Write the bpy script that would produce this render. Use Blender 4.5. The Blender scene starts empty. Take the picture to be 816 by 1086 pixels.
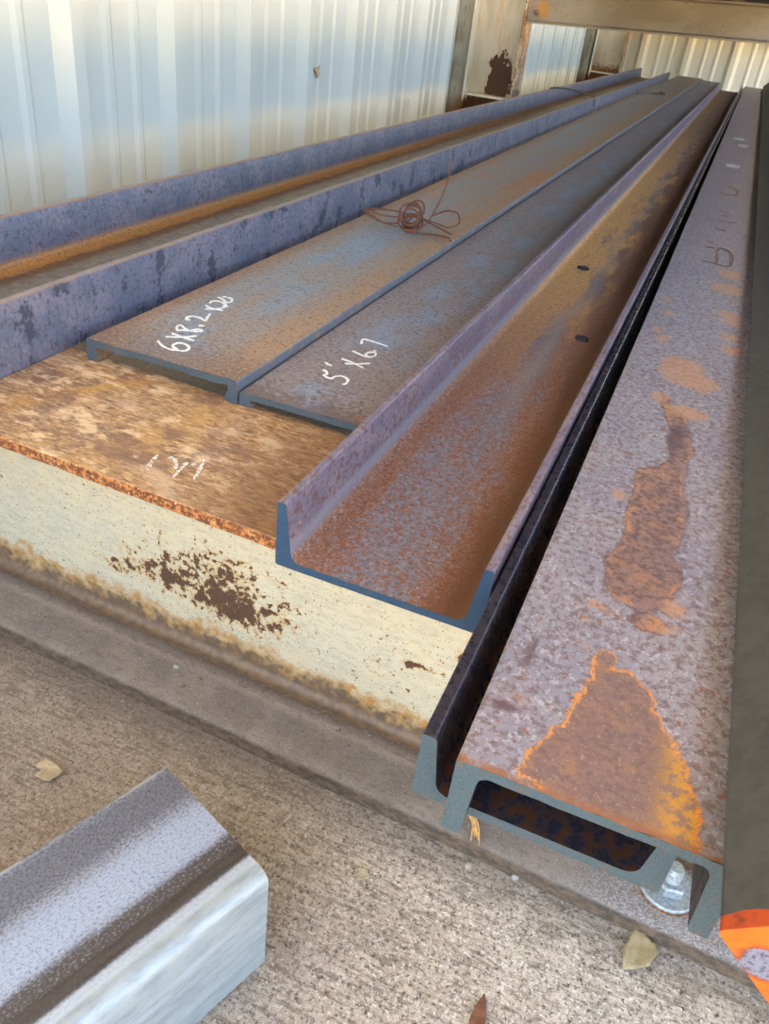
import bpy, bmesh, math, random
from mathutils import Vector, Matrix, noise as mnoise
S = 0.0254                       # everything below is laid out in inches
C = bpy.context.scene.collection
sc = bpy.context.scene
random.seed(7)

def lin(c):
    return tuple((v/255/12.92 if v/255 <= .04045 else ((v/255+.055)/1.055)**2.4) for v in c) + (1.0,)

# ------------------------------------------------------------------ materials
class Mt:
    """small wrapper that composes a procedural material out of nodes"""
    def __init__(s, name, coords='Object'):
        s.m = bpy.data.materials.new(name); s.m.use_nodes = True
        s.t = s.m.node_tree; s.t.nodes.clear()
        s.out = s.t.nodes.new('ShaderNodeOutputMaterial')
        s.b = s.t.nodes.new('ShaderNodeBsdfPrincipled')
        s.t.links.new(s.b.outputs[0], s.out.inputs[0])
        tc = s.t.nodes.new('ShaderNodeTexCoord')
        s.P = s.vm('SCALE', tc.outputs[coords], scale=1/S)
        sp = s.t.nodes.new('ShaderNodeSeparateXYZ'); s.t.links.new(s.P, sp.inputs[0])
        s.x, s.y, s.z = sp.outputs
    def put(s, sock, v):
        if isinstance(v, (int, float)): sock.default_value = v
        elif isinstance(v, tuple): sock.default_value = v
        else: s.t.links.new(v, sock)
    def vm(s, op, a, b=None, scale=None):
        n = s.t.nodes.new('ShaderNodeVectorMath'); n.operation = op
        s.put(n.inputs[0], a)
        if b is not None: s.put(n.inputs[1], b)
        if scale is not None: n.inputs['Scale'].default_value = scale
        return n.outputs[0]
    def f(s, op, a, b=0.0, c=0.0, clamp=False):
        n = s.t.nodes.new('ShaderNodeMath'); n.operation = op; n.use_clamp = clamp
        s.put(n.inputs[0], a); s.put(n.inputs[1], b); s.put(n.inputs[2], c)
        return n.outputs[0]
    def add(s, a, b): return s.f('ADD', a, b)
    def sub(s, a, b): return s.f('SUBTRACT', a, b)
    def mul(s, a, b): return s.f('MULTIPLY', a, b)
    def mx(s, a, b): return s.f('MAXIMUM', a, b)
    def st(s, v, sx=1, sy=1, sz=1):
        return s.vm('MULTIPLY', v, (sx, sy, sz))
    def no(s, scale, detail=4, rough=.6, v=None, dist=0, off=0):
        n = s.t.nodes.new('ShaderNodeTexNoise')
        vv = v if v is not None else s.P
        if off: vv = s.vm('ADD', vv, (off, off*.7, -off))
        s.put(n.inputs['Vector'], vv)
        n.inputs['Scale'].default_value = scale; n.inputs['Detail'].default_value = detail
        n.inputs['Roughness'].default_value = rough; n.inputs['Distortion'].default_value = dist
        return n.outputs[0]
    def vo(s, scale, v=None, feature='F1'):
        n = s.t.nodes.new('ShaderNodeTexVoronoi'); n.feature = feature
        s.put(n.inputs['Vector'], v if v is not None else s.P); n.inputs['Scale'].default_value = scale
        return n
    def rp(s, v, lo, hi, a=0.0, b=1.0, smooth=True):
        n = s.t.nodes.new('ShaderNodeMapRange'); n.interpolation_type = 'SMOOTHSTEP' if smooth else 'LINEAR'
        s.put(n.inputs[0], v)
        inv = lo > hi
        if inv: lo, hi, a, b = hi, lo, b, a
        for i, q in enumerate((lo, hi, a, b)): n.inputs[i+1].default_value = q
        return n.outputs[0]
    def band(s, v, lo, hi, soft=.3):
        return s.mul(s.rp(v, lo-soft, lo+soft), s.rp(v, hi+soft, hi-soft))
    def mix(s, fac, a, b):
        n = s.t.nodes.new('ShaderNodeMix'); n.data_type = 'RGBA'
        s.put(n.inputs[0], fac)
        s.put(n.inputs[6], a if not (isinstance(a, tuple) and len(a) == 3) else lin(a))
        s.put(n.inputs[7], b if not (isinstance(b, tuple) and len(b) == 3) else lin(b))
        return n.outputs[2]
    def at(s, name):
        n = s.t.nodes.new('ShaderNodeAttribute'); n.attribute_name = name
        return n.outputs['Fac']
    def bump(s, h, strength=.3, dist=.02):
        n = s.t.nodes.new('ShaderNodeBump'); n.inputs['Strength'].default_value = strength
        n.inputs['Distance'].default_value = dist*S
        s.put(n.inputs['Height'], h); s.t.links.new(n.outputs[0], s.b.inputs['Normal'])
    def done(s, col, rough=.6, metal=0.0, spec=.5, coat=0):
        s.put(s.b.inputs['Base Color'], lin(col) if isinstance(col, tuple) and len(col) == 3 else col)
        s.put(s.b.inputs['Roughness'], rough); s.put(s.b.inputs['Metallic'], metal)
        s.b.inputs['Specular IOR Level'].default_value = spec
        if coat: s.b.inputs['Coat Weight'].default_value = coat; s.b.inputs['Coat Roughness'].default_value = .3
        return s.m

def plain(name, c, rough=.7, metal=0, var=.25, scale=6):
    k = Mt(name)
    d = tuple(int(v*(1-var)) for v in c)
    return k.done(k.mix(k.rp(k.no(scale, 5), .35, .7), c, d), rough, metal)

# ------------------------------------------------------------------ mesh helpers
def link(name, me, mats, parent=None, loc=(0, 0, 0), rot=(0, 0, 0)):
    o = bpy.data.objects.new(name, me); C.objects.link(o)
    for m in (mats if isinstance(mats, (list, tuple)) else [mats]): me.materials.append(m)
    o.location = Vector(loc)*S; o.rotation_euler = rot
    if parent: o.parent = parent
    return o

def mesh(name, verts, faces, mats, parent=None, loc=(0, 0, 0), rot=(0, 0, 0), mi=None, smooth=35):
    me = bpy.data.meshes.new(name)
    me.from_pydata([tuple(c*S for c in v) for v in verts], [], faces)
    bm = bmesh.new(); bm.from_mesh(me)
    bmesh.ops.recalc_face_normals(bm, faces=bm.faces)
    bm.to_mesh(me); bm.free()
    o = link(name, me, mats, parent, loc, rot)
    if mi: me.polygons.foreach_set('material_index', mi)
    if smooth:
        me.polygons.foreach_set('use_smooth', [True]*len(me.polygons))
        me.set_sharp_from_angle(angle=math.radians(smooth))
    return o

def empty(name, loc=(0, 0, 0), rot=(0, 0, 0)):
    o = bpy.data.objects.new(name, None); C.objects.link(o); o.empty_display_size = .05
    o.location = Vector(loc)*S; o.rotation_euler = rot
    return o

def tag(o, label, cat, group=None, kind=None):
    o['label'] = label; o['category'] = cat
    if group: o['group'] = group
    if kind: o['kind'] = kind
    return o

def arc(cx, cz, r, a0, a1, n=5):
    return [(cx+r*math.cos(math.radians(a0+(a1-a0)*i/n)), cz+r*math.sin(math.radians(a0+(a1-a0)*i/n))) for i in range(n+1)]

def densify(p, d):
    o = []
    for i in range(len(p)):
        a, b = p[i], p[(i+1) % len(p)]
        k = max(1, int(math.hypot(b[0]-a[0], b[1]-a[1])/d))
        o += [(a[0]+(b[0]-a[0])*j/k, a[1]+(b[1]-a[1])*j/k) for j in range(k)]
    return o

def stations(L, d0, upto, growth=1.12):
    ys = [0.0]; d = d0
    while ys[-1] < L:
        if ys[-1] > upto: d *= growth
        ys.append(min(L, ys[-1]+d))
    if ys[-1]-ys[-2] < .01: ys.pop(-2)
    return ys

def sweep(name, prof, ys, mats, parent=None, loc=(0, 0, 0), rot=(0, 0, 0), capmat=1, wob=0.0, ragged=0.0, flip=None, smooth=35):
    """closed profile in (x, z) swept along y; both ends capped"""
    n = len(prof); v = []
    for j, y in enumerate(ys):
        for (x, z) in prof:
            yy = y
            if ragged and j == 0:
                yy = y + ragged*mnoise.noise(Vector((x*3.1, z*3.1, 4.7)))+ragged*.5*mnoise.noise(Vector((x*9.1, z*9.1, 1.7)))
            if wob:
                x2 = x + wob*mnoise.noise(Vector((y*.21, x*.5, 3.3))); z2 = z + wob*mnoise.noise(Vector((y*.19, z*.5+x*.3, 8.1)))
            else: x2, z2 = x, z
            v.append((x2, yy, z2))
    f = []; mi = []
    for j in range(len(ys)-1):
        for i in range(n):
            k = (i+1) % n
            f.append((j*n+i, j*n+k, (j+1)*n+k, (j+1)*n+i)); mi.append(0)
    f.append(tuple(range(n))); mi.append(capmat)
    f.append(tuple((len(ys)-1)*n+i for i in range(n))); mi.append(capmat)
    return mesh(name, v, f, mats, parent, loc, rot, mi, smooth)

def channel_profile(w, h, tw, tip, root, r=.3, up=True, d=.4):
    """rolled channel: web along x at the bottom, two tapered flanges going up"""
    e = .05
    p = [(e, 0), (w-e, 0), (w, e), (w, h-.03), (w-.03, h)]
    p += [(w-tip*.6, h)] + arc(w-tip+.0, h-tip*.45, tip*.45, 80, 170, 4)
    zr = tw + r; tr = root
    # inner flange line from tip to the fillet of the right flange
    p += arc(w-tr-r, zr, r, 0, -90, 7)
    p += arc(tr+r, zr, r, -90, -180, 7)
    p += arc(tip, h-tip*.45, tip*.45, 10, 100, 4) + [(tip*.4, h), (.03, h), (0, h-.03), (0, e)]
    if not up: p = [(x, h-z) for (x, z) in reversed(p)]
    return densify(p, d)

def box_verts(x0, x1, y0, y1, z0, z1):
    v = [(x, y, z) for x in (x0, x1) for y in (y0, y1) for z in (z0, z1)]
    f = [(0, 1, 3, 2), (4, 6, 7, 5), (0, 4, 5, 1), (2, 3, 7, 6), (0, 2, 6, 4), (1, 5, 7, 3)]
    return v, f

def box(name, x0, x1, y0, y1, z0, z1, mat, parent=None, loc=(0, 0, 0), rot=(0, 0, 0), bev=.05, seg=2):
    me = bpy.data.meshes.new(name); bm = bmesh.new()
    v, f = box_verts(x0, x1, y0, y1, z0, z1)
    vs = [bm.verts.new(tuple(c*S for c in q)) for q in v]
    for q in f: bm.faces.new([vs[i] for i in q])
    bmesh.ops.recalc_face_normals(bm, faces=bm.faces)
    if bev: bmesh.ops.bevel(bm, geom=bm.edges[:], offset=bev*S, segments=seg, affect='EDGES', profile=.5)
    bm.to_mesh(me); bm.free()
    o = link(name, me, mat, parent, loc, rot)
    me.polygons.foreach_set('use_smooth', [True]*len(me.polygons)); me.set_sharp_from_angle(angle=math.radians(40))
    return o

def smooth_path(pts, k=6):
    out = []
    n = len(pts)
    for i in range(n-1):
        p0 = Vector(pts[max(0, i-1)]); p1 = Vector(pts[i]); p2 = Vector(pts[i+1]); p3 = Vector(pts[min(n-1, i+2)])
        for j in range(k):
            t = j/k
            out.append(.5*((2*p1)+(p2-p0)*t+(2*p0-5*p1+4*p2-p3)*t*t+(3*p1-p0-3*p2+p3)*t**3))
    out.append(Vector(pts[-1]))
    return out

def tube(name, pts, r, mat, parent=None, loc=(0, 0, 0), rot=(0, 0, 0), seg=7, k=6):
    path = smooth_path(pts, k); v = []; f = []
    up = Vector((.13, .21, .97))
    for i, p in enumerate(path):
        t = (path[min(i+1, len(path)-1)]-path[max(i-1, 0)]).normalized()
        a = t.cross(up)
        if a.length < .05: a = t.cross(Vector((1, .1, 0)))
        a.normalize(); b = t.cross(a); up = -a.cross(t) if False else up
        for q in range(seg):
            w = 2*math.pi*q/seg
            v.append(tuple(p + r*(math.cos(w)*a+math.sin(w)*b)))
    for i in range(len(path)-1):
        for q in range(seg):
            f.append((i*seg+q, i*seg+(q+1) % seg, (i+1)*seg+(q+1) % seg, (i+1)*seg+q))
    f.append(tuple(range(seg))); f.append(tuple((len(path)-1)*seg+q for q in range(seg)))
    return mesh(name, v, f, mat, parent, loc, rot, smooth=60)

def strokes(name, lines, width, zf, mat, parent, thick=.012, k=5):
    """hand-drawn strokes: thin raised ribbons following a surface z = zf(x, y)"""
    v = []; f = []
    for ln in lines:
        path = smooth_path([(x, y, 0) for x, y in ln], k)
        base = len(v); m = len(path)
        for i, p in enumerate(path):
            t = path[min(i+1, m-1)]-path[max(i-1, 0)]
            nrm = Vector((-t.y, t.x, 0)).normalized()
            w = width*.5*(.75+.5*mnoise.noise(Vector((p.x*4, p.y*4, 2.2))))*(1 if 0 < i < m-1 else .55)
            a, b = p+nrm*w, p-nrm*w
            for q, dz in ((a, -.01), (a, thick), (b, thick), (b, -.01)):
                v.append((q.x, q.y, zf(q.x, q.y)+dz))
        for i in range(m-1):
            for q in range(4):
                f.append((base+i*4+q, base+i*4+(q+1) % 4, base+(i+1)*4+(q+1) % 4, base+(i+1)*4+q))
        f.append((base, base+1, base+2, base+3)); e = base+(m-1)*4
        f.append((e, e+1, e+2, e+3))
    return mesh(name, v, f, mat, parent, smooth=0)

def sdist(px, py, poly):
    inside = False; d = 1e9; n = len(poly)
    for i in range(n):
        ax, ay = poly[i]; bx, by = poly[(i+1) % n]
        if (ay > py) != (by > py) and px < (bx-ax)*(py-ay)/(by-ay)+ax: inside = not inside
        t = max(0, min(1, ((px-ax)*(bx-ax)+(py-ay)*(by-ay))/((bx-ax)**2+(by-ay)**2+1e-9)))
        d = min(d, math.hypot(px-ax-t*(bx-ax), py-ay-t*(by-ay)))
    return -d if inside else d

def attr(o, name, fn, far=9.0):
    me = o.data; a = me.attributes.new(name, 'FLOAT', 'POINT')
    a.data.foreach_set('value', [fn(v.co.x/S, v.co.y/S, v.co.z/S) for v in me.vertices])

# ------------------------------------------------------------------ camera
F, YAW, PITCH, ROLL, CZ = 849.93, .3232, .5722, .1278, 12.751
cam = bpy.data.cameras.new('camera'); co = bpy.data.objects.new('camera', cam); C.objects.link(co)
fw = Vector((-math.sin(YAW)*math.cos(PITCH), math.cos(YAW)*math.cos(PITCH), -math.sin(PITCH)))
r0 = Vector((math.cos(YAW), math.sin(YAW), 0)); u0 = r0.cross(fw)
rr = math.cos(ROLL)*r0+math.sin(ROLL)*u0; uu = -math.sin(ROLL)*r0+math.cos(ROLL)*u0
co.matrix_world = Matrix(((rr.x, uu.x, -fw.x, 0), (rr.y, uu.y, -fw.y, 0), (rr.z, uu.z, -fw.z, CZ*S), (0, 0, 0, 1)))
cam.sensor_fit = 'VERTICAL'; cam.sensor_height = 36; cam.lens = F/1086*36
cam.shift_y = -2/1086; cam.shift_x = .5/1086; cam.clip_start = .01; cam.clip_end = 500
sc.camera = co
sc.view_settings.view_transform = 'Standard'; sc.view_settings.look = 'None'
sc.view_settings.gamma = 1; sc.view_settings.use_curve_mapping = False
sc.view_settings.exposure = 1.62

# ------------------------------------------------------------------ light: sky through the open sides, sun on the yard outside
w = bpy.data.worlds.new('sky'); sc.world = w; w.use_nodes = True
nt = w.node_tree; bg = nt.nodes['Background']
sky = nt.nodes.new('ShaderNodeTexSky'); sky.sky_type = 'NISHITA'; sky.sun_disc = False
sky.sun_elevation = math.radians(48); sky.sun_rotation = math.radians(-110); sky.air_density = 1.0; sky.dust_density = 2.5
bw = nt.nodes.new('ShaderNodeRGBToBW'); nt.links.new(sky.outputs[0], bw.inputs[0])
haze = nt.nodes.new('ShaderNodeMix'); haze.data_type = 'RGBA'; haze.blend_type = 'MULTIPLY'; haze.inputs[0].default_value = 1
nt.links.new(bw.outputs[0], haze.inputs[6]); haze.inputs[7].default_value = (1.08, 1.02, .94, 1)
skm = nt.nodes.new('ShaderNodeMix'); skm.data_type = 'RGBA'; skm.inputs[0].default_value = .24      # thin bright haze over the blue
nt.links.new(sky.outputs[0], skm.inputs[6]); nt.links.new(haze.outputs[2], skm.inputs[7])
nt.links.new(skm.outputs[2], bg.inputs[0]); bg.inputs[1].default_value = .46
sun = bpy.data.lights.new('sun', 'SUN'); so = bpy.data.objects.new('sun', sun); C.objects.link(so)
sun.energy = 18; sun.angle = math.radians(.6); sun.color = (1, .93, .82)
sd = Vector((.62, .25, -.95)).normalized()      # the sun stands behind the left wall, high
so.rotation_euler = sd.to_track_quat('-Z', 'Y').to_euler(); so.location = (-3, -2, 6)

FZ = -9.08                       # slab level
# ------------------------------------------------------------------ shared materials
def m_cut(name, c, rust=.25):
    k = Mt(name)
    n1 = k.no(5, 5); n2 = k.no(22, 4)
    col = k.mix(k.rp(n2, .4, .7), c, tuple(int(v*.78) for v in c))
    col = k.mix(k.mul(k.rp(n1, .56, .7), rust*2), col, (108, 72, 45))
    k.bump(n2, .25, .02)
    return k.done(col, .6, 0.0, .4)

cut_blue = m_cut('cut_end_blue', (36, 66, 92), .12)
cut_grey = m_cut('cut_end_grey_blue', (68, 86, 94), .3)
cut_old = m_cut('cut_end_old', (68, 84, 94), .8)
chalk_k = Mt('chalk'); ck = chalk_k.no(14, 4)
chalk = chalk_k.done(chalk_k.mix(chalk_k.rp(ck, .5, .68), (236, 232, 222), (186, 172, 156)), .95, 0, .1)
chalk_k = Mt('chalk_faded'); ck = chalk_k.no(9, 4)
chalk_f = chalk_k.done(chalk_k.mix(chalk_k.rp(ck, .45, .6), (226, 214, 196), (168, 134, 100)), .95, 0, .1)

# mill-scaled, lightly rusted steel of the left channel
k = Mt('blue_mill_scale')
n1 = k.no(.55, 5, .62); n2 = k.no(5, 5, .65); n3 = k.no(18, 3, .6, k.st(k.P, 1, .45, 1))
col = k.mix(k.rp(n1, .4, .62), (104, 108, 124), (130, 124, 136))
col = k.mix(k.mul(k.rp(n2, .5, .68), .75), col, (98, 78, 84))
col = k.mix(k.mul(k.rp(n3, .56, .68), .45), col, (166, 160, 170))
col = k.mix(k.mul(k.rp(k.no(5, 5, .75, k.st(k.P, 1, .8, .6), off=31), .54, .62), .75), col, (84, 70, 76))
# dark roller blotches on the outer face
vb = k.no(1.0, 3, .5, k.st(k.P, 1, .75, .55), off=11)
blot = k.mul(k.rp(k.add(vb, k.mul(k.sub(n2, .5), .35)), .57, .63), k.rp(k.x, 7.9, 7.97))
col = k.mix(k.mul(blot, .8), col, (62, 62, 76))
# the inside of the trough
web = k.rp(k.z, .95, .5)
inside = k.mul(k.band(k.x, .3, 7.7, .05), web)
gcol = k.mix(k.rp(k.no(2.2, 6, .65), .4, .62), (112, 104, 96), (132, 122, 112))
rn = k.add(k.x, k.mul(k.sub(k.no(1.1, 5, .7), .5), 1.0))
gcol = k.mix(k.rp(rn, 2.1, 1.6), gcol, (112, 84, 62))
gcol = k.mix(k.mul(k.rp(rn, 1.3, .95), k.rp(n3, .3, .55)), gcol, (196, 140, 76))
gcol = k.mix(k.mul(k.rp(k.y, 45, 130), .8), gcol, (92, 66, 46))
col = k.mix(inside, col, gcol)
topedge = k.rp(k.z, 2.47, 2.54)
col = k.mix(k.mul(topedge, k.rp(n2, .35, .6)), col, (150, 124, 108))
k.bump(k.add(n2, k.mul(n3, .5)), .35, .03)
mill_blue = k.done(col, k.rp(n2, .3, .7, .42, .62), .25, .5)

# 6 inch channel, web up
k = Mt('grey_tan_steel')
n1 = k.no(.35, 5, .6, k.st(k.P, 1.6, .45, 1)); n2 = k.no(4, 6, .68); n3 = k.no(16, 4, .65)
col = k.mix(k.rp(n2, .38, .62), (142, 130, 120), (160, 142, 128))
bl = k.rp(k.add(n1, k.mul(k.sub(n2, .5), .5)), .42, .6)
ctr = k.band(k.add(k.x, k.mul(k.y, .012)), 1.3, 4.6, 1.2)
col = k.mix(k.mul(k.mul(bl, ctr), .95), col, (132, 146, 158))
tan = k.mul(k.rp(k.add(k.x, k.mul(k.sub(n1, .5), 2.6)), 4.3, 5.6), k.rp(n2, .25, .55))
col = k.mix(k.mul(tan, .85), col, (172, 132, 92))
lf = k.mul(k.rp(k.add(k.x, k.mul(k.sub(n2, .5), 1.5)), 1.2, .2), .75)
col = k.mix(lf, col, (150, 112, 78))
nearb = k.rp(k.add(k.y, k.mul(k.sub(n2, .5), 6)), 3.2, .3)
col = k.mix(k.mul(nearb, .8), col, (126, 98, 78))
of = k.mul(k.band(k.y, 30, 62, 14), k.rp(n1, .48, .62))
col = k.mix(k.mul(of, .7), col, (182, 118, 68))
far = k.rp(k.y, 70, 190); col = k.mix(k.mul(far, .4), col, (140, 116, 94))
col = k.mix(k.mul(k.rp(k.no(6, 5, .75, off=81), .53, .6), .75), col, (98, 74, 58))
col = k.mix(k.mul(k.rp(k.no(7, 5, .75, off=31), .54, .61), .65), col, (178, 160, 142))
side = k.mul(k.rp(k.x, 6.385, 6.43), k.rp(k.no(1.4, 4, .6, off=5), .3, .5))
col = k.mix(k.mul(side, .8), col, (104, 114, 122))
k.bump(k.add(n2, k.mul(n3, .6)), .3, .03)
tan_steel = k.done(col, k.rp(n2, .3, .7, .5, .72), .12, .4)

# 5 inch channel, web up
k = Mt('grey_brown_steel')
n1 = k.no(.4, 5, .6, k.st(k.P, 1.3, .5, 1), off=3); n2 = k.no(4.5, 6, .68); n3 = k.no(17, 4, .65)
col = k.mix(k.rp(n2, .38, .62), (130, 116, 112), (148, 132, 124))
bl = k.mul(k.rp(k.add(n1, k.mul(k.sub(n2, .5), .4)), .44, .6), k.band(k.x, 1.3, 3.9, 1.0))
col = k.mix(k.mul(bl, .95), col, (134, 142, 152))
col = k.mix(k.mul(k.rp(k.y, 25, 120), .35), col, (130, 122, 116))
col = k.mix(k.mul(k.rp(k.no(6, 5, .75, off=81), .53, .6), .75), col, (88, 68, 58))
col = k.mix(k.mul(k.rp(k.no(7, 5, .75, off=31), .54, .61), .65), col, (166, 152, 144))
nearb = k.rp(k.add(k.y, k.mul(k.sub(n2, .5), 5)), 1.6, .1)
col = k.mix(k.mul(nearb, .7), col, (104, 84, 74))
col = k.mix(k.mul(k.rp(k.no(1.3, 5, .7, off=23), .64, .7), .6), col, (150, 106, 66))
k.bump(k.add(n2, k.mul(n3, .6)), .3, .03)
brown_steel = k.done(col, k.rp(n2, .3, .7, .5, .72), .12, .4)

# 6 inch channel lying open, orange rust in the trough
k = Mt('orange_rusted_steel')
n1 = k.no(.5, 5, .62, k.st(k.P, 2.0, .35, 1)); n2 = k.no(4.5, 6, .7); n3 = k.no(17, 5, .7, k.st(k.P, 1, .6, 1))
inner = k.band(k.x, .12, 5.5, .02)
# flanges: violet mill scale with fine rust flecks
fl = k.mix(k.rp(k.no(1.2, 4, .6, k.st(k.P, 1, .4, 1)), .4, .62), (124, 112, 122), (146, 128, 130))
fl = k.mix(k.mul(k.rp(k.no(8, 4, .7, k.st(k.P, 1, .5, .8), off=3), .5, .58), .8), fl, (112, 78, 70))
fl = k.mix(k.mul(k.mul(k.rp(k.no(9, 3, .6, k.st(k.P, 1, .7, .7), off=9), .64, .69), k.rp(k.y, 3.0, 1.2)), .9), fl, (214, 156, 92))
# trough
blue = k.mix(k.rp(n2, .35, .65), (128, 124, 130), (108, 98, 98))
rust = k.mix(k.rp(n3, .35, .65), (158, 104, 66), (122, 84, 60))
rm = k.add(k.mul(k.sub(n1, .5), 2.0), k.add(k.mul(k.sub(n2, .5), 1.6), k.mul(k.sub(n3, .5), 1.1)))
# rust thickest along the left fillet, thinner in the middle, brown to the right with shade painted in, stronger farther in
prof = k.add(k.rp(k.x, 1.9, .7, 0, .7), k.rp(k.x, 3.0, 4.7, 0, .75))
prof = k.add(prof, k.rp(k.y, 2, 24, .0, .55))
mk = k.rp(k.add(prof, rm), .1, .55)
tr = k.mix(k.mul(mk, .9), blue, rust)
tr = k.mix(k.mul(k.rp(k.no(7, 5, .75, k.st(k.P, 1, .6, 1), off=17), .5, .57), .85), tr, (132, 78, 44))
tr = k.mix(k.mul(k.rp(k.no(4, 5, .72, off=57), .54, .62), .6), tr, (104, 74, 60))
tr = k.mix(k.mul(k.rp(k.no(9, 4, .75, off=27), .55, .62), .7), tr, (162, 148, 138))
tr = k.mix(k.mul(k.rp(k.no(9, 4, .75, off=37), .565, .62), .8), tr, (76, 54, 44))
yel = k.mul(k.rp(k.y, 10, 40), k.rp(k.add(n1, k.mul(k.sub(k.x, 1.8), -.13)), .24, .48))
tr = k.mix(k.mul(yel, .85), tr, k.mix(k.rp(n2, .4, .6), (236, 178, 96), (196, 138, 74)))
gs = k.mul(k.band(k.add(k.x, k.mul(k.sub(k.no(.12, 3, .5, off=4), .5), 2.2)), 2.5, 3.1, .35), k.mul(k.rp(k.y, 8, 18), k.rp(n2, .35, .6)))
tr = k.mix(k.mul(gs, .75), tr, (142, 134, 124))
dk = k.rp(k.add(k.x, k.mul(k.sub(n1, .5), 1.2)), 3.7, 4.9)  # shadow along the right flange, painted into the trough colour
tr = k.mix(k.mul(dk, .85), tr, (92, 58, 32))
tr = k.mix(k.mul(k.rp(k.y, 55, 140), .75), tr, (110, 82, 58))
inm = k.mul(inner, k.rp(k.add(k.z, k.mul(k.sub(n2, .5), .25)), .62, .42))
col = k.mix(inm, fl, tr)
fb = k.mul(k.band(k.z, .45, .8, .14), k.band(k.x, .3, .9, .05))  # sky reflection on the left fillet, painted as a pale band
col = k.mix(k.mul(fb, .7), col, (152, 152, 160))
k.bump(k.add(k.add(n2, n3), k.no(13, 5, .8)), .5, .035)
r_ = k.mix(inm, (.42, .42, .42, 1), (.74, .74, .74, 1)); r2 = k.mix(k.mul(fb, .9), r_, (.33, .33, .33, 1))
orange_steel = k.done(col, r2, .15, .45)

# dark navy smooth steel of the lower nested channel
k = Mt('dark_smooth_scale')
n2 = k.no(4, 5, .65); n3 = k.no(20, 4, .65)
col = k.mix(k.rp(n2, .4, .66), (54, 52, 62), (70, 62, 66))
col = k.mix(k.mul(k.rp(n3, .6, .72), .5), col, (110, 84, 74))
col = k.mix(k.mul(k.rp(k.z, .6, .3), k.rp(n2, .45, .6)), col, (96, 60, 34))
k.bump(k.add(n2, k.mul(n3, .5)), .2, .02)
dark_steel = k.done(col, k.rp(n2, .3, .7, .22, .38), .35, .6)

# upper nested channel: lavender grey with brown pits, rust scabs traced by signed-distance attributes
k = Mt('lavender_pitted_steel')
n1 = k.no(.45, 5, .6); n2 = k.no(5, 6, .7); n3 = k.no(15, 5, .7, k.st(k.P, 1, .7, 1)); n4 = k.no(2.0, 6, .7)
col = k.mix(k.rp(n1, .38, .62), (154, 145, 144), (142, 135, 140))
col = k.mix(k.mul(k.rp(n2, .48, .6), .8), col, (116, 94, 88))
col = k.mix(k.mul(k.rp(k.no(8, 4, .7, k.st(k.P, 1, .75, 1), off=51), .54, .63), .6), col, (190, 184, 186))
col = k.mix(k.mul(k.rp(k.no(7, 4, .72, k.st(k.P, 1, .75, 1), off=61), .55, .63), .7), col, (104, 82, 78))
col = k.mix(k.mul(k.rp(k.add(k.no(6, 4, .7, off=71), k.mul(k.sub(n4, .5), .5)), .60, .66), .85), col, (142, 84, 52))
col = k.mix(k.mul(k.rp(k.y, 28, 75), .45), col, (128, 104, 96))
wob = k.add(k.mul(k.sub(n4, .5), .55), k.mul(k.sub(n2, .5), .22))
a = k.add(k.at('scab'), wob)
scab = k.mix(k.rp(n2, .42, .58), (140, 108, 94), (106, 78, 68))
scab = k.mix(k.mul(k.rp(n4, .54, .62), .7), scab, (170, 118, 78))
scab = k.mix(k.mul(k.rp(n3, .55, .7), .6), scab, (158, 120, 100))
col = k.mix(k.rp(a, .05, -.03), col, scab)
col = k.mix(k.mul(k.band(a, .0, .06, .03), .7), col, (92, 66, 58))
col = k.mix(k.mul(k.band(a, -.1, .03, .04), k.mul(k.rp(n4, .46, .6), .85)), col, (182, 126, 86))
t = k.add(k.at('tongue'), wob)
tg = k.mix(k.rp(n2, .35, .62), (142, 110, 92), (122, 94, 84))
tg = k.mix(k.mul(k.rp(n4, .52, .66), .55), tg, (166, 118, 78))
tg = k.mix(k.mul(k.rp(n3, .55, .65), .7), tg, (112, 82, 72))
tg = k.mix(k.mul(k.rp(k.no(11, 5, .75, off=31), .57, .65), .6), tg, (190, 154, 122))
tg = k.mix(k.mul(k.rp(k.x, 3.0, 3.6), k.rp(n2, .4, .55)), tg, (196, 140, 52))
col = k.mix(k.rp(t, .05, -.04), col, tg)
col = k.mix(k.mul(k.band(t, -.05, .02, .035), k.rp(n3, .38, .54)), col, (226, 146, 66))
sp = k.add(k.at('spots'), k.add(k.mul(wob, .9), k.mul(k.sub(k.no(3.5, 5, .7, k.st(k.P, .6, 1.5, 1), off=3), .5), .8)))
col = k.mix(k.mul(k.mul(k.rp(sp, .1, -.1), k.rp(n3, .3, .55)), .85), col, (192, 136, 88))
dkp = k.add(k.at('darks'), k.mul(wob, .8))
col = k.mix(k.mul(k.rp(dkp, .06, -.08), .9), col, (96, 70, 70))
edge = k.rp(k.y, .25, .05); col = k.mix(k.mul(edge, k.rp(n2, .3, .55)), col, (150, 96, 56))
und = k.mul(k.rp(k.z, 1.72, 1.66), k.band(k.x, .04, 4.66, .01))  # shade of the cavity painted near-black on the underside
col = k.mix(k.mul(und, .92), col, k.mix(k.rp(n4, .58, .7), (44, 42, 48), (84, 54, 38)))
hgt = k.add(k.add(n2, k.mul(n3, .8)), k.add(k.rp(a, .06, -.06, 0, .9), k.rp(t, .06, -.06, 0, .7)))
k.bump(hgt, .5, .04)
lav_steel = k.done(col, k.rp(n2, .3, .7, .3, .55), .15, .55)

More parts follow.
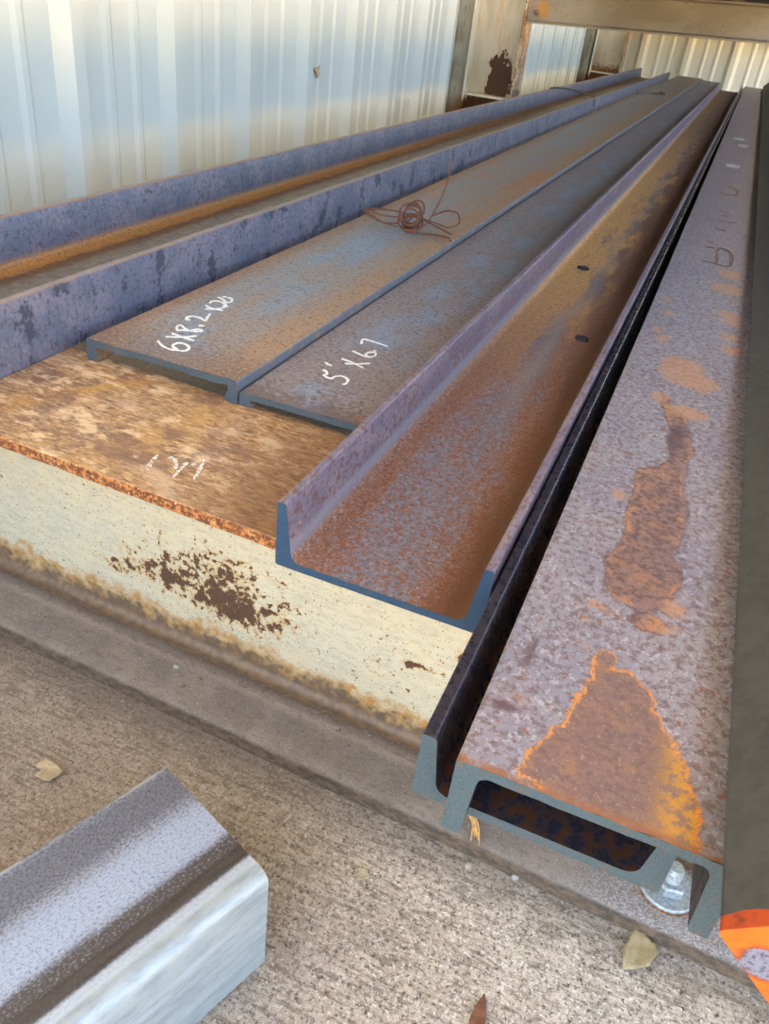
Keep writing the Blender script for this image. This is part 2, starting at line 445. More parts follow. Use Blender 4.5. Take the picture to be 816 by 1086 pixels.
# ------------------------------------------------------------------ the support beam
THB = -.039
beam = empty('support_beam', (0, 15.53, 0), (0, 0, THB))
tag(beam, 'cream painted I-beam with rust-brown top flange lying across the slab under the steel', 'beam', kind='thing')
k = Mt('rusty_brown_flange')
n1 = k.no(.5, 6, .62, k.st(k.P, 1, .42, 1)); n2 = k.no(3.5, 6, .68, k.st(k.P, .5, 1.5, 1)); n3 = k.no(14, 4, .65)
col = k.mix(k.rp(n2, .35, .65), (186, 142, 92), (150, 112, 78))
col = k.mix(k.mul(k.rp(n1, .5, .66), .7), col, (128, 100, 90))
col = k.mix(k.mul(k.rp(k.no(6, 5, .7, k.st(k.P, .4, 1.5, 1), off=31), .5, .6), .75), col, (214, 178, 128))
col = k.mix(k.mul(k.rp(k.no(5, 5, .7, k.st(k.P, .4, 1.5, 1), off=41), .53, .6), .8), col, (100, 70, 52))
col = k.mix(k.mul(k.rp(k.no(.7, 5, .65, k.st(k.P, .7, 1.4, 1), off=6), .52, .66), .75), col, (206, 172, 134))
ys_ = k.add(k.mul(k.x, .26), k.y)
col = k.mix(k.mul(k.band(k.add(k.add(k.mul(k.add(k.x, 19.0), 1.0), k.mul(k.sub(k.y, 3), -.55)), k.mul(k.sub(n2, .5), 1.3)), -.35, .45, .45), .5), col, (194, 142, 66))
col = k.mix(k.mul(k.band(k.add(k.add(k.add(k.x, 14.2), k.mul(k.sub(k.y, 4), -.2)), k.mul(k.sub(n2, .5), 1.6)), -.5, .5, .6), .4), col, (200, 148, 76))
col = k.mix(k.mul(k.rp(k.no(.45, 6, .7, off=91), .5, .62), .75), col, (124, 90, 72))
col = k.mix(k.mul(k.rp(k.no(1.1, 6, .72, k.st(k.P, .6, 1.3, 1), off=95), .53, .62), .8), col, (226, 192, 146))
col = k.mix(k.mul(k.rp(k.x, -13, -9.5), .6), col, (118, 82, 52))
col = k.mix(k.mul(k.rp(k.add(k.y, k.mul(k.sub(n1, .5), 2)), 6.0, 7.4), .35), col, (120, 100, 76))
col = k.mix(k.mul(k.rp(n3, .62, .74), .6), col, (84, 58, 44))
edge = k.rp(k.y, .06, .0)
ec = k.mix(k.rp(k.no(5, 5, .7), .45, .6), (96, 54, 30), (176, 118, 66))
ec = k.mix(k.rp(k.no(9, 4, .7, off=2), .6, .66), ec, (226, 190, 138))
col = k.mix(edge, col, ec)
k.bump(k.add(n2, n3), .35, .03)
flange_brown = k.done(col, k.rp(n2, .3, .7, .5, .7), 0, .4)
pf = [(0, -.36), (.06, -.42), (6.54, -.42), (6.6, -.36), (6.6, -.05), (6.55, 0), (.05, 0), (0, -.05)]
def beam_part(name, prof, mat, x0=-44, x1=44, d=.5):
    # profile (y, z), swept along x
    ys = [x0+(x1-x0)*i/int((x1-x0)/d) for i in range(int((x1-x0)/d)+1)]
    p = densify(prof, .5); n = len(p); v = []; f = []
    for x in ys:
        for (y, z) in p:
            e = .035 if (y < .2 or y > 6.4) and name == 'top_flange' else .012
            v.append((x, y+e*mnoise.noise(Vector((x*1.6, z*3, y*.2))), z+.012*mnoise.noise(Vector((x*.8, y*1.1, 5)))))
    for j in range(len(ys)-1):
        for i in range(n):
            q = (i+1) % n
            f.append((j*n+i, j*n+q, (j+1)*n+q, (j+1)*n+i))
    f.append(tuple(range(n))); f.append(tuple((len(ys)-1)*n+i for i in range(n)))
    return mesh(name, v, f, mat, beam)
tf = beam_part('top_flange', pf, flange_brown); tf['label'] = 'rust-brown bare top flange with faded chalk marks'
tf['label'] = 'rust-brown bare top flange'

k = Mt('cream_paint_with_rust')
n1 = k.no(.8, 5, .62); n2 = k.no(3.2, 6, .72); n3 = k.no(11, 3, .6); n4 = k.no(6, 5, .7, k.st(k.P, .35, 1, 1))
col = k.mix(k.rp(n4, .4, .65), (198, 188, 160), (182, 174, 150))
col = k.mix(k.mul(k.rp(n1, .45, .7), .5), col, (204, 190, 152))
col = k.mix(k.mul(k.rp(k.no(13, 2, .5), .66, .69), .85), col, (92, 74, 52))
# chipped clusters
def blob(cx, cz, rx, rz):
    return k.f('SQRT', k.add(k.f('POWER', k.mul(k.sub(k.x, cx), 1/rx), 2), k.f('POWER', k.mul(k.sub(k.z, cz), 1/rz), 2)))
dens = k.rp(blob(-11.7, -5.9, 2.9, 1.25), .0, 1.6, .32, -.1)
dens = k.mx(dens, k.rp(blob(-14.4, -5.7, 3.3, .95), 0, 1.7, .25, -.1))
dens = k.mx(dens, k.rp(blob(-11.7, -4.6, 1.4, 1.2), 0, 1.6, .23, -.1))
dens = k.mx(dens, k.rp(blob(-4.8, -5.35, .9, .35), 0, 1.6, .24, -.1))
dens = k.mx(dens, k.rp(blob(-3.2, -4.25, .45, .3), 0, 1.6, .3, -.1))
dens = k.mx(dens, k.rp(blob(-16.6, -6.1, .8, .5), 0, 1.6, .24, -.1))
dens2 = k.mx(k.rp(blob(-12.2, -5.3, 4.6, 2.2), .2, 1.2, 1, 0), k.mul(k.rp(blob(-4.5, -5.8, 4.0, 1.8), .2, 1.2, 1, 0), .3))
q = k.add(k.add(k.mul(k.no(2.3, 4, .6, off=2), .85), k.mul(n3, .2)), dens)
sparse = k.rp(k.add(n3, k.mul(k.sub(n1, .5), .3)), .72, .78)
halo = k.mx(k.mx(k.rp(q, .62, .74), k.rp(k.add(k.no(4.6, 3, .6, off=18), k.mul(dens2, .17)), .62, .72)), k.mul(sparse, .8))
col = k.mix(k.mul(halo, .75), col, (190, 148, 88))
chip = k.mx(k.rp(q, .72, .75), k.mx(k.mul(k.rp(k.no(3.4, 2, .5, off=8), .70, .73), .9), k.rp(k.add(k.no(4.6, 3, .6, off=18), k.mul(dens2, .17)), .70, .73)))
col = k.mix(chip, col, k.mix(k.rp(n3, .4, .6), (74, 50, 36), (96, 66, 44)))
# rust creeping up from the fillet
zz = k.add(k.z, k.add(k.mul(k.sub(n2, .5), 1.0), k.mul(k.sub(n1, .5), 2.0)))
col = k.mix(k.mul(k.rp(zz, -7.0, -7.7), .8), col, (178, 142, 90))
col = k.mix(k.mul(k.rp(k.add(zz, 0), -7.0, -7.5), k.mul(k.rp(k.no(1.6, 5, .7, off=44), .46, .6), .8)), col, (176, 126, 58))
col = k.mix(k.mul(k.rp(zz, -7.5, -8.1), .95), col, k.mix(k.rp(n2, .4, .6), (98, 82, 68), (122, 98, 74)))
k.bump(k.sub(n2, k.mul(chip, .6)), .25, .03)
cream = k.done(col, k.rp(chip, 0, 1, .42, .8), 0, .45)
pw = [(2.9, -.42), (3.2, -.42), (3.2, -8.53), (2.9, -8.53)]
pw = [(3.25, -.3), (3.25, -8.6), (2.45, -8.6), (2.45, -8.5)] + [(2.55+.35*math.sin(math.radians(a)), -8.52+.38*(1-math.cos(math.radians(a)))) for a in range(10, 91, 16)] + [(2.9, -.3)]
wb = beam_part('web', pw, cream); wb['label'] = 'cream painted web with clusters of chipped rust'
k = Mt('grey_dusty_flange')
n1 = k.no(.6, 6, .62); n2 = k.no(4, 6, .7, k.st(k.P, .6, 1.3, 1)); n3 = k.no(16, 4, .65)
col = k.mix(k.rp(n1, .38, .64), (122, 113, 104), (138, 128, 117))
col = k.mix(k.mul(k.rp(n2, .48, .66), .6), col, (106, 92, 84))
col = k.mix(k.mul(k.rp(k.add(k.y, k.mul(k.sub(n1, .5), .8)), 2.0, 2.45), .9), col, (98, 82, 70))
col = k.mix(k.mul(k.band(k.add(k.y, k.mul(k.sub(n2, .5), .7)), 1.75, 1.95, .12), .4), col, (170, 156, 142))
col = k.mix(k.mul(k.rp(n3, .55, .66), .6), col, (100, 82, 70))
col = k.mix(k.mul(k.rp(k.no(14, 4, .75, off=31), .57, .65), .5), col, (184, 172, 160))
col = k.mix(k.mul(k.rp(k.no(3.2, 3, .6, off=14), .66, .71), .8), col, (104, 66, 46))
col = k.mix(k.mul(k.rp(k.x, 0, 4), k.rp(n3, .45, .6)), col, (166, 160, 158))
col = k.mix(k.rp(k.y, .12, .0), col, k.mix(k.rp(n2, .4, .6), (78, 68, 58), (112, 94, 76)))
k.bump(k.add(n2, n3), .5, .04)
flange_grey = k.done(col, .72, 0, .35)
pb = [(0, FZ+.01), (6.6, FZ+.01), (6.6, -8.58), (6.5, -8.52), (.1, -8.52), (0, -8.58)]
bf = beam_part('bottom_flange', pb, flange_grey); bf['label'] = 'dusty grey-brown bottom flange resting on the concrete'
CHB = [[(-13.31, 0.94), (-13.49, 1.34), (-13.62, 1.83)], [(-13.23, 1.83), (-13.11, 2.08)], [(-13.15, 2.05), (-12.59, 1.37)], [(-12.64, 1.98), (-12.55, 1.55), (-12.44, 1.04)], [(-12.51, 2.0), (-12.33, 1.97)], [(-12.42, 2.53), (-12.16, 2.05), (-11.87, 1.28)]]
s_ = strokes('chalk_writing', CHB, .15, lambda x, y: .008, chalk_f, beam); s_['label'] = 'faded white chalk strokes'

# ------------------------------------------------------------------ anchor bolt on the bottom flange
k = Mt('galvanized_grey'); n2 = k.no(8, 5, .65)
galv = k.done(k.mix(k.rp(n2, .38, .65), (176, 184, 186), (136, 146, 150)), .45, .5, .5)
k = Mt('rust_ring'); n2 = k.no(8, 4, .6)
ringm = k.done(k.mix(k.rp(n2, .4, .6), (158, 118, 86), (110, 80, 60)), .85)
def lathe(name, prof, mat, parent, seg=40, loc=(0, 0, 0), rot=(0, 0, 0), smooth=40):
    v = []; f = []
    for (r, z) in prof:
        for i in range(seg):
            a = 2*math.pi*i/seg; v.append((r*math.cos(a), r*math.sin(a), z))
    n = len(prof)
    for j in range(n-1):
        for i in range(seg):
            f.append((j*seg+i, j*seg+(i+1) % seg, (j+1)*seg+(i+1) % seg, (j+1)*seg+i))
    f.append(tuple(range(seg))); f.append(tuple((n-1)*seg+i for i in range(seg)))
    return mesh(name, v, f, mat, parent, loc, rot, smooth=smooth)
ab = empty('anchor_bolt', (4.62, 16.9, -8.52))
tag(ab, 'galvanized anchor bolt with washer and hex nut on the grey flange below the nested channels', 'bolt')
lathe('rust_stain_ring', [(.86, 0), (.93, .0), (.93, .015), (.86, .02)], ringm, ab)
lathe('washer', [(.15, 0), (.84, 0), (.86, .03), (.84, .1), (.82, .12), (.15, .12)], galv, ab)
nutp = []
me = bpy.data.meshes.new('nut'); bm = bmesh.new()
def hexring(r, z): return [bm.verts.new((r*math.cos(math.radians(60*i+14))*S, r*math.sin(math.radians(60*i+14))*S, z*S)) for i in range(6)]
rings = [hexring(.5, .12), hexring(.54, .16), hexring(.54, .42), hexring(.47, .48)]
for a_, b_ in zip(rings, rings[1:]):
    for i in range(6): bm.faces.new((a_[i], a_[(i+1) % 6], b_[(i+1) % 6], b_[i]))
bm.faces.new(rings[-1]); bm.faces.new(rings[0]); bmesh.ops.recalc_face_normals(bm, faces=bm.faces); bm.to_mesh(me); bm.free()
link('nut', me, galv, ab)
pr_ = [(.0, .1)] + [(.27-.025*(i % 2), .1+.06*i) for i in range(14)] + [(.2, .98), (.02, 1.0)]
lathe('threaded_stud', pr_[1:], galv, ab, 24)

# ------------------------------------------------------------------ channels
def yawfor(x0, x1, L): return -math.atan2(x1-x0, L)
GRP = None
# left 8 inch channel, open side up
pc = channel_profile(8, 2.56, .3, .3, .55, .42, True, .3)
ch8 = sweep('steel_channel', pc, stations(242, .35, 60), [mill_blue, cut_blue], loc=(-29.05, 14.4, 0), rot=(0, 0, 0), wob=.01)
tag(ch8, 'widest steel channel, bluish, lying open side up nearest the metal wall', 'steel channel')
# 6 inch channel, web up
p6 = channel_profile(6.45, .87, .25, .36, .42, .12, False, .2)
ch6 = sweep('steel_channel', p6, stations(239, .2, 30), [tan_steel, cut_old], loc=(-19.85, 22.34, 0),
            rot=(math.atan2(.97, 239.5), 0, yawfor(-19.85, -19.1, 239.5)), ragged=.1, wob=.008)
tag(ch6, 'grey-tan steel channel web up, chalked 6X8.2X20', 'steel channel')
CH6 = [[(2.19, 1.35), (2.61, 1.05), (3.03, 0.95), (3.32, 1.04), (3.51, 1.12), (3.54, 1.35), (3.38, 1.58), (3.14, 1.67), (2.91, 1.63), (2.87, 1.39), (2.98, 1.2), (3.31, 1.06)], [(2.19, 1.84), (2.78, 2.27), (3.05, 2.63)], [(2.16, 2.27), (2.61, 2.21), (3.24, 2.16)], [(1.98, 2.85), (1.89, 3.1), (2.03, 3.13), (2.31, 2.96), (2.62, 2.9), (2.84, 3.03), (2.91, 3.17), (2.72, 3.21), (2.55, 2.92), (2.28, 2.78), (2.19, 2.63), (1.98, 2.85)], [(2.5, 3.59), (2.72, 3.66)], [(1.92, 3.89), (1.78, 3.82), (1.67, 4.02), (1.71, 4.24), (1.98, 4.32), (2.27, 4.22), (2.43, 4.19), (2.3, 4.5), (2.14, 4.97)], [(1.68, 5.29), (2.03, 5.53), (2.35, 5.59)], [(1.47, 5.65), (1.97, 5.53), (2.21, 6.04)], [(1.44, 6.0), (1.4, 6.25), (1.57, 6.43), (1.81, 6.41), (2.07, 6.26), (2.07, 6.08), (2.26, 6.14)], [(1.3, 6.84), (1.57, 6.78), (1.96, 6.53), (2.03, 6.79), (1.87, 7.04), (1.6, 7.1), (1.41, 7.03)]]
s_ = strokes('chalk_writing', CH6, .135, lambda x, y: .878, chalk, ch6); s_['label'] = 'white chalk writing reading 6X8.2X20'
# 5 inch channel, web up
p5 = channel_profile(4.85, .55, .22, .4, .4, .1, False, .2)
ch5 = sweep('steel_channel', p5, stations(239, .2, 30), [brown_steel, cut_old], loc=(-13.28, 22.27, 0),
            rot=(math.atan2(1.0, 239), 0, yawfor(-13.28, -12.6, 239)), ragged=.07, wob=.008)
tag(ch5, "grey-brown steel channel web up, chalked 5'' X6.7", 'steel channel')
CH5 = [[(1.33, 4.08), (1.5, 3.96), (1.66, 3.95)], [(1.56, 3.4), (1.75, 3.31), (1.86, 3.09), (1.81, 2.94), (2.15, 2.85), (2.2, 3.11), (2.37, 3.29), (2.6, 3.24), (2.77, 3.02), (2.79, 2.75), (2.71, 2.66)], [(1.68, 4.79), (2.09, 4.72), (2.76, 4.48)], [(1.98, 4.44), (2.34, 4.66), (2.79, 5.06)], [(1.7, 5.78), (1.98, 5.67), (2.29, 5.58), (2.54, 5.63), (2.64, 5.91), (2.52, 6.15), (2.34, 6.08), (2.27, 5.83), (2.41, 5.61)], [(2.38, 6.31), (2.49, 6.37)], [(1.69, 6.67), (1.57, 7.0), (1.57, 7.21), (2.0, 7.2), (2.69, 7.1)]]
s_ = strokes('chalk_writing', CH5, .12, lambda x, y: .558, chalk, ch5); s_['label'] = "white chalk writing reading 5'' X 6.7"
# 6 inch channel, open side up, orange trough
po = channel_profile(5.62, 1.93, .22, .17, .42, .34, True, .25)
cho = sweep('steel_channel', po, stations(239, .25, 40), [orange_steel, cut_blue], loc=(-7.76, 14.88, 0),
            rot=(0, 0, yawfor(-7.76, -7.66, 239)), wob=.012, ragged=.02)
tag(cho, 'steel channel lying open side up with orange rusty trough and dark blue cut end', 'steel channel')
# nested pair
pa = channel_profile(4.68, 1.62, .22, .2, .42, .3, True, .25)
cha = sweep('steel_channel', pa, stations(241, .3, 40), [dark_steel, cut_grey], loc=(-2.05, 9.92, 0),
            rot=(0, 0, yawfor(-2.05, -1.9, 241)), wob=.008)
tag(cha, 'dark smooth steel channel open side up, partly covered by the upside-down pitted channel', 'steel channel')
pb_ = channel_profile(4.7, 1.83, .2, .24, .42, .22, False, .16)
chb = sweep('steel_channel', pb_, stations(240, .16, 46), [lav_steel, cut_grey], loc=(-1.26, 9.27, .23),
            rot=(0, 0, yawfor(-1.26, -1.5, 240)), wob=.01, ragged=.03)
tag(chb, 'upside-down pitted grey steel channel with an orange rust patch at its near end', 'steel channel')
TONG = [(0.93, 0.28), (1.23, 1.1), (1.51, 1.81), (1.62, 2.58), (1.73, 3.29), (1.63, 3.65), (1.78, 3.99), (2.03, 4.03), (2.13, 3.63), (2.5, 3.62), (2.87, 3.26), (3.1, 2.79), (3.36, 2.22), (3.66, 1.74), (3.86, 1.13), (4.0, 0.4), (3.9, -.3), (2.44, -.3), (1.3, .1)]
SCAB = [(1.37, 7.33), (1.4, 7.68), (1.6, 8.03), (1.61, 8.97), (1.48, 9.52), (1.56, 10.23), (1.57, 10.92), (1.46, 11.74), (1.57, 12.43), (2.0, 12.86), (2.22, 13.33), (2.52, 13.86), (2.76, 13.36), (2.79, 12.14), (2.94, 11.09), (3.01, 9.83), (2.89, 8.8), (2.76, 8.27), (3.01, 7.99), (3.13, 7.23), (2.98, 6.56), (2.82, 6.09), (2.53, 5.89), (2.13, 5.79), (1.81, 5.88), (1.55, 6.31)]
SCAB2 = [(2.13, 5.34), (2.58, 5.78), (2.92, 5.62), (2.85, 5.17), (2.47, 5.08)]
SCAB3 = [(1.6, 18.6), (2.1, 17.4), (2.5, 17.0), (2.7, 15.5), (2.95, 14.4), (2.6, 13.0), (2.2, 14.4), (2.2, 15.6), (1.8, 16.8)]
SPOT = [(0.59, 30.28, .22, .5), (0.87, 28.25, .25, .4), (0.66, 25.47, .22, .4), (0.99, 24.53, .25, .5), (3.2, 37.73, .6, 1.0), (3.07, 34.58, .8, 1.1), (3.37, 30.0, .55, .6), (3.61, 28.98, .5, .5), (3.57, 26.69, .35, .5), (3.63, 24.94, .45, .5),
        (1.97, 21.39, .8, 1.5), (2.6, 20.5, .8, .9), (2.45, 17.44, .7, .5), (1.5, 18.2, .3, .5), (1.22, 10.62, .16, .25), (0.6, 1.87, .1, .07), (1.45, 5.49, .16, .12), (1.83, 5.35, .2, .16), (1.51, 3.99, .12, .06), (2.88, 5.42, .3, .2), (3.1, 6.2, .25, .3), (1.35, 4.9, .08, .06), (1.9, 12.4, .3, .15)]
DARK = [(.37, 1.59, .32, .12), (.5, 3.3, .1, .45), (2.3, 15.2, .3, .9)]
def polys(x, y, ps):
    return min(max(-2, min(2, sdist(x, y, p))) for p in ps)
def ell(x, y, es):
    d = 2.0
    for (cx, cy, rx, ry) in es:
        q = math.hypot((x-cx)/rx, (y-cy)/ry)
        d = min(d, (q-1)*min(rx, ry))
    return d
TOPB = 1.76
attr(chb, 'scab', lambda x, y, z: polys(x, y, [SCAB, SCAB2, SCAB3]) if z > TOPB and y < 20 else 2.0)
attr(chb, 'tongue', lambda x, y, z: polys(x, y, [TONG]) if z > 1.6 and y < 8 else 2.0)
attr(chb, 'spots', lambda x, y, z: ell(x, y, SPOT) if z > TOPB and y < 46 else 2.0)
attr(chb, 'darks', lambda x, y, z: ell(x, y, DARK) if z > TOPB and y < 20 else 2.0)
EMB = [[(1.53, 39.54), (2.38, 39.43), (2.99, 39.37), (3.16, 40.29), (3.04, 42.91), (2.33, 43.53), (2.41, 39.85)], [(1.57, 44.76), (1.94, 44.81)], [(1.6, 43.25), (2.07, 43.42)], [(1.83, 49.59), (2.51, 49.05)], [(1.51, 51.89), (3.06, 52.66)], [(2.03, 54.27), (2.51, 54.59)], [(1.84, 56.2), (2.48, 55.61)], [(1.35, 64.5), (2.59, 63.83), (2.75, 66.77), (1.66, 68.95)]]
k = Mt('rolled_mark_rust'); embm = k.done(k.mix(k.rp(k.no(3, 4), .4, .6), (150, 112, 92), (104, 76, 66)), .75)
for ln in EMB:
    s_ = strokes('rolled_mark', [ln], .24, lambda x, y: 1.832, embm, chb, .025); s_['label'] = 'raised rusty rolled mark on the web'

# ------------------------------------------------------------------ square bar with orange end
k = Mt('olive_grey_steel'); n2 = k.no(2, 6, .65); n3 = k.no(12, 4, .6); n4 = k.no(1.2, 3, .5, off=3)
col = k.mix(k.rp(n2, .38, .64), (72, 71, 66), (62, 60, 55))
col = k.mix(k.mul(k.rp(n3, .62, .74), .7), col, (66, 56, 48))
pe = k.rp(k.add(k.y, k.mul(k.sub(n4, .5), .3)), .25, .22)
col = k.mix(pe, col, k.mix(k.mul(k.rp(k.no(3, 5, .7), .5, .64), .7), (176, 66, 14), (92, 46, 22)))
k.bump(n3, .15, .02)
olive = k.done(col, .55, 0, .45)
k = Mt('orange_end_paint'); n2 = k.no(3, 5, .7); n3 = k.no(9, 4, .65)
d = k.f('SQRT', k.add(k.f('POWER', k.sub(k.x, -1.98), 2), k.f('POWER', k.mul(k.add(k.z, .28), 1), 2)))
dd = k.add(d, k.mul(k.sub(n3, .5), .18))
col = k.mix(k.rp(n2, .4, .7), (236, 94, 18), (222, 82, 14))
col = k.mix(k.band(dd, .28, .36, .03), col, (130, 62, 28))
col = k.mix(k.rp(dd, .33, .28), col, k.mix(k.rp(n3, .45, .6), (112, 116, 136), (78, 70, 84)))
orange = k.done(col, .5, 0, .4)
dg = 3.8/math.sqrt(2); e = .1
pd = []
for ang, (cx, cz) in ((180, (-dg+e*1.41, 0)), (270, (0, -dg+e*1.41)), (0, (dg-e*1.41, 0)), (90, (0, dg-e*1.41))):
    pd += arc(cx, cz, e, ang-45, ang+45, 4)
bar = sweep('square_bar', densify(pd, .5), stations(240, .4, 40), [olive, orange], loc=(2.95+dg-.06, 7.66, 2.66), rot=(0, 0, yawfor(2.88, 2.74, 240)))
tag(bar, 'olive-grey square steel bar with an orange painted end, at the right edge', 'steel bar')

# ------------------------------------------------------------------ galvanized square tube in front
k = Mt('galvanized_tube')
n1 = k.no(.8, 5, .62, k.st(k.P, 1, .2, 1)); n2 = k.no(17, 5, .8, k.st(k.P, 1, .7, 1)); n3 = k.no(4, 5, .65, k.st(k.P, 1, .3, 1)); n4 = k.no(2.5, 4, .65, k.st(k.P, 1, .08, 1))
base = k.mix(k.rp(n2, .44, .58), (150, 156, 168), (98, 96, 104))
xs = k.add(k.x, k.mul(k.sub(n3, .5), .35))
tone = k.band(xs, 1.6, 2.8, .3)
col = k.mix(k.mul(tone, .85), base, k.mix(k.rp(n2, .5, .66), (168, 180, 202), (118, 122, 134)))
dkb = k.band(xs, 2.85, 3.6, .12)
col = k.mix(k.mul(dkb, k.rp(n2, .3, .5)), col, (78, 72, 70))
dk2 = k.band(k.x, 3.25, 3.62, .06)
col = k.mix(k.mul(dk2, .9), col, k.mix(k.rp(n4, .4, .6), (74, 68, 64), (58, 50, 44)))
dk3 = k.band(xs, .3, 1.3, .2)
col = k.mix(k.mul(dk3, .6), col, (84, 84, 94))
lf = k.mul(k.rp(k.x, .3, .12), k.rp(n3, .4, .55))
col = k.mix(k.mul(lf, .8), col, (196, 204, 214))
sidec = k.mix(k.rp(n3, .4, .65), (166, 176, 178), (148, 158, 162))
sidec = k.mix(k.mul(k.rp(n4, .5, .64), .35), sidec, (196, 206, 212))
col = k.mix(k.rp(k.x, 3.78, 3.92), col, sidec)
col = k.mix(k.mul(k.band(k.x, 3.66, 3.9, .06), .6), col, (196, 208, 216))  # pale highlight along the rounded corner, painted into the colour
k.bump(k.add(n2, n3), .35, .03)
tubem = k.done(col, k.rp(n2, .35, .65, .38, .58), .3, .5)
k = Mt('tube_cut_edge'); n2 = k.no(8, 4); tube_end = k.done(k.mix(k.rp(n2, .4, .6), (196, 208, 220), (160, 172, 184)), .4, .4)
def rrect(w, h, r, n=6):
    return arc(w-r, h-r, r, 0, 90, n)+arc(r, h-r, r, 90, 180, n)+arc(r, r, r, 180, 270, n)+arc(w-r, r, r, 270, 360, n)
W4, H4, T4 = 4.36, 4.12, .22
po_, pi_ = rrect(W4, H4, .34), [(x+T4, z+T4) for x, z in rrect(W4-2*T4, H4-2*T4, .16)]
n = len(po_); ys = stations(64, .4, 16)
v = [(x, -y, z) for y in ys for (x, z) in po_]; off = len(v)
v += [(x, -y, z) for y in ys for (x, z) in pi_]
f = []; mi = []
for j in range(len(ys)-1):
    for i in range(n):
        q = (i+1) % n
        f.append((j*n+i, j*n+q, (j+1)*n+q, (j+1)*n+i)); mi.append(0)
        f.append((off+j*n+i, off+(j+1)*n+i, off+(j+1)*n+q, off+j*n+q)); mi.append(0)
for j in (0, len(ys)-1):
    for i in range(n):
        q = (i+1) % n
        f.append((j*n+i, j*n+q, off+j*n+q, off+j*n+i)); mi.append(1)
ang = math.atan2(-1.5, 4.02)
tb = mesh('square_tube', v, f, [tubem, tube_end], None, (-9.12, 11.53, FZ), (0, 0, ang), mi, 40)
tag(tb, 'galvanized square steel tube lying on the concrete in the foreground', 'steel tube')

# ------------------------------------------------------------------ wire tangle and tie wires
wirem = plain('rusty_wire', (132, 84, 60), .6, .3, .35, 9)
wt = empty('wire_tangle', (-16.1, 46.2, 1.03))
tag(wt, 'rusty tangle of thin wire lying on the chalked grey-tan channel', 'wire')
rnd = random.Random(3)
def loops(cx, cy, cz, r, turns, tilt, seed):
    q = random.Random(seed); out = []
    nrm = Matrix.Rotation(tilt, 3, 'X') @ Matrix.Rotation(q.uniform(-.5, .5), 3, 'Y')
    for i in range(int(turns*12)):
        a = i/12*2*math.pi; rr_ = r*(1+.12*math.sin(i*.7+seed)-.01*i)
        p = nrm @ Vector((rr_*math.cos(a), rr_*math.sin(a), .12*math.sin(i*.5+seed)))
        out.append((cx+p.x, cy+p.y, max(.05, cz+p.z)))
    return out
tube('coil', loops(0, 0, .9, .85, 3.2, .95, 1), .05, wirem, wt, k=3)
tube('coil', loops(-.1, .1, .75, .7, 3.0, 1.25, 5), .05, wirem, wt, k=3)
tube('coil', loops(.15, -.1, .6, .55, 2.6, .6, 9), .05, wirem, wt, k=3)
tube('coil', loops(-.05, -.1, .45, .8, 2.2, .3, 12), .05, wirem, wt, k=3)
tube('wire_end', [(-.8, -.1, .3), (-1.4, -.5, .25), (-2.2, -.8, .5), (-2.8, -.5, .75), (-2.2, .1, .8), (-1.1, .5, .8), (-.3, .6, .7)], .05, wirem, wt)
tube('wire_end', [(-.6, -.6, .2), (-1.6, -.75, .35), (-2.75, -.6, .78), (-1.7, -.3, .6), (-.5, .2, .6)], .05, wirem, wt)
tube('wire_end', [(.2, -.3, .1), (.9, .1, .5), (1.2, 1.0, 1.5), (1.3, 1.9, 2.6), (1.2, 2.4, 3.3), (1.1, 2.6, 3.7)], .05, wirem, wt)
tube('wire_end', [(.3, .3, .7), (1.2, .9, .5), (2.0, 1.0, .35), (2.5, 1.5, .6), (2.1, 2.2, 1.0), (1.4, 2.2, 1.0), (.9, 1.3, .8)], .05, wirem, wt)
tube('wire_end', [(.0, -.8, .06), (1.0, -.3, .06), (2.0, .0, .06), (2.5, -.1, .05), (2.75, -.6, .02)], .05, wirem, wt)
tube('wire_end', [(.2, .5, .8), (1.0, .7, .45), (2.4, .5, .14)], .05, wirem, wt)
tie = plain('tie_wire_grey', (120, 112, 104), .5, .5, .3, 5)
t1 = tube('tie_wire', [(-28.7, 140, 2.72), (-27.5, 139.4, 3.0), (-25, 138.6, 3.1), (-22.6, 137.6, 2.9), (-21.2, 136.8, 2.74), (-20.82, 136.4, 1.5)], .13, tie)
tag(t1, 'grey tie wire arched across the top of the bluish channel', 'wire')
t2 = empty('tie_wire', (-17.5, 180, 1.52)); tag(t2, 'thin tie wire with a twisted knot lying across the far grey-tan channel', 'wire')
tube('wire_run', [(-1.6, -7, .12), (-.6, -2.5, .15), (.3, 1, .13), (1.4, 1.6, .14)], .12, tie, t2)
tube('knot', [(1.3, 1.5, .2), (1.7, 2.3, .45), (2.1, 1.2, .2), (2.3, 2.2, .4), (2.6, 1.0, .25)], .16, tie, t2)

# small debris lying on the channels
def chip(name, loc, pts2, h, mat, rz=0, curl=.0):
    n = len(pts2); v = [(x, y, curl*(x*x+y*y)) for x, y in pts2]+[(x*.9, y*.9, h+curl*(x*x+y*y)) for x, y in pts2]+[(0, 0, h*1.25)]
    f = [tuple(reversed(range(n)))]+[(i, (i+1) % n, n+(i+1) % n, n+i) for i in range(n)]+[(n+i, n+(i+1) % n, 2*n) for i in range(n)]
    return mesh(name, v, f, mat, None, loc, (0, 0, rz), smooth=0)
def blobpts(r, n, seed, asp=1.0):
    q = random.Random(seed)
    return [(r*asp*(.7+.5*q.random())*math.cos(2*math.pi*i/n), r*(.7+.5*q.random())*math.sin(2*math.pi*i/n)) for i in range(n)]
pale = plain('pale_chip', (196, 186, 164), .8); dkchip = plain('dark_scale_flake', (52, 40, 34), .8); stone = plain('pale_stone', (188, 182, 172), .8)
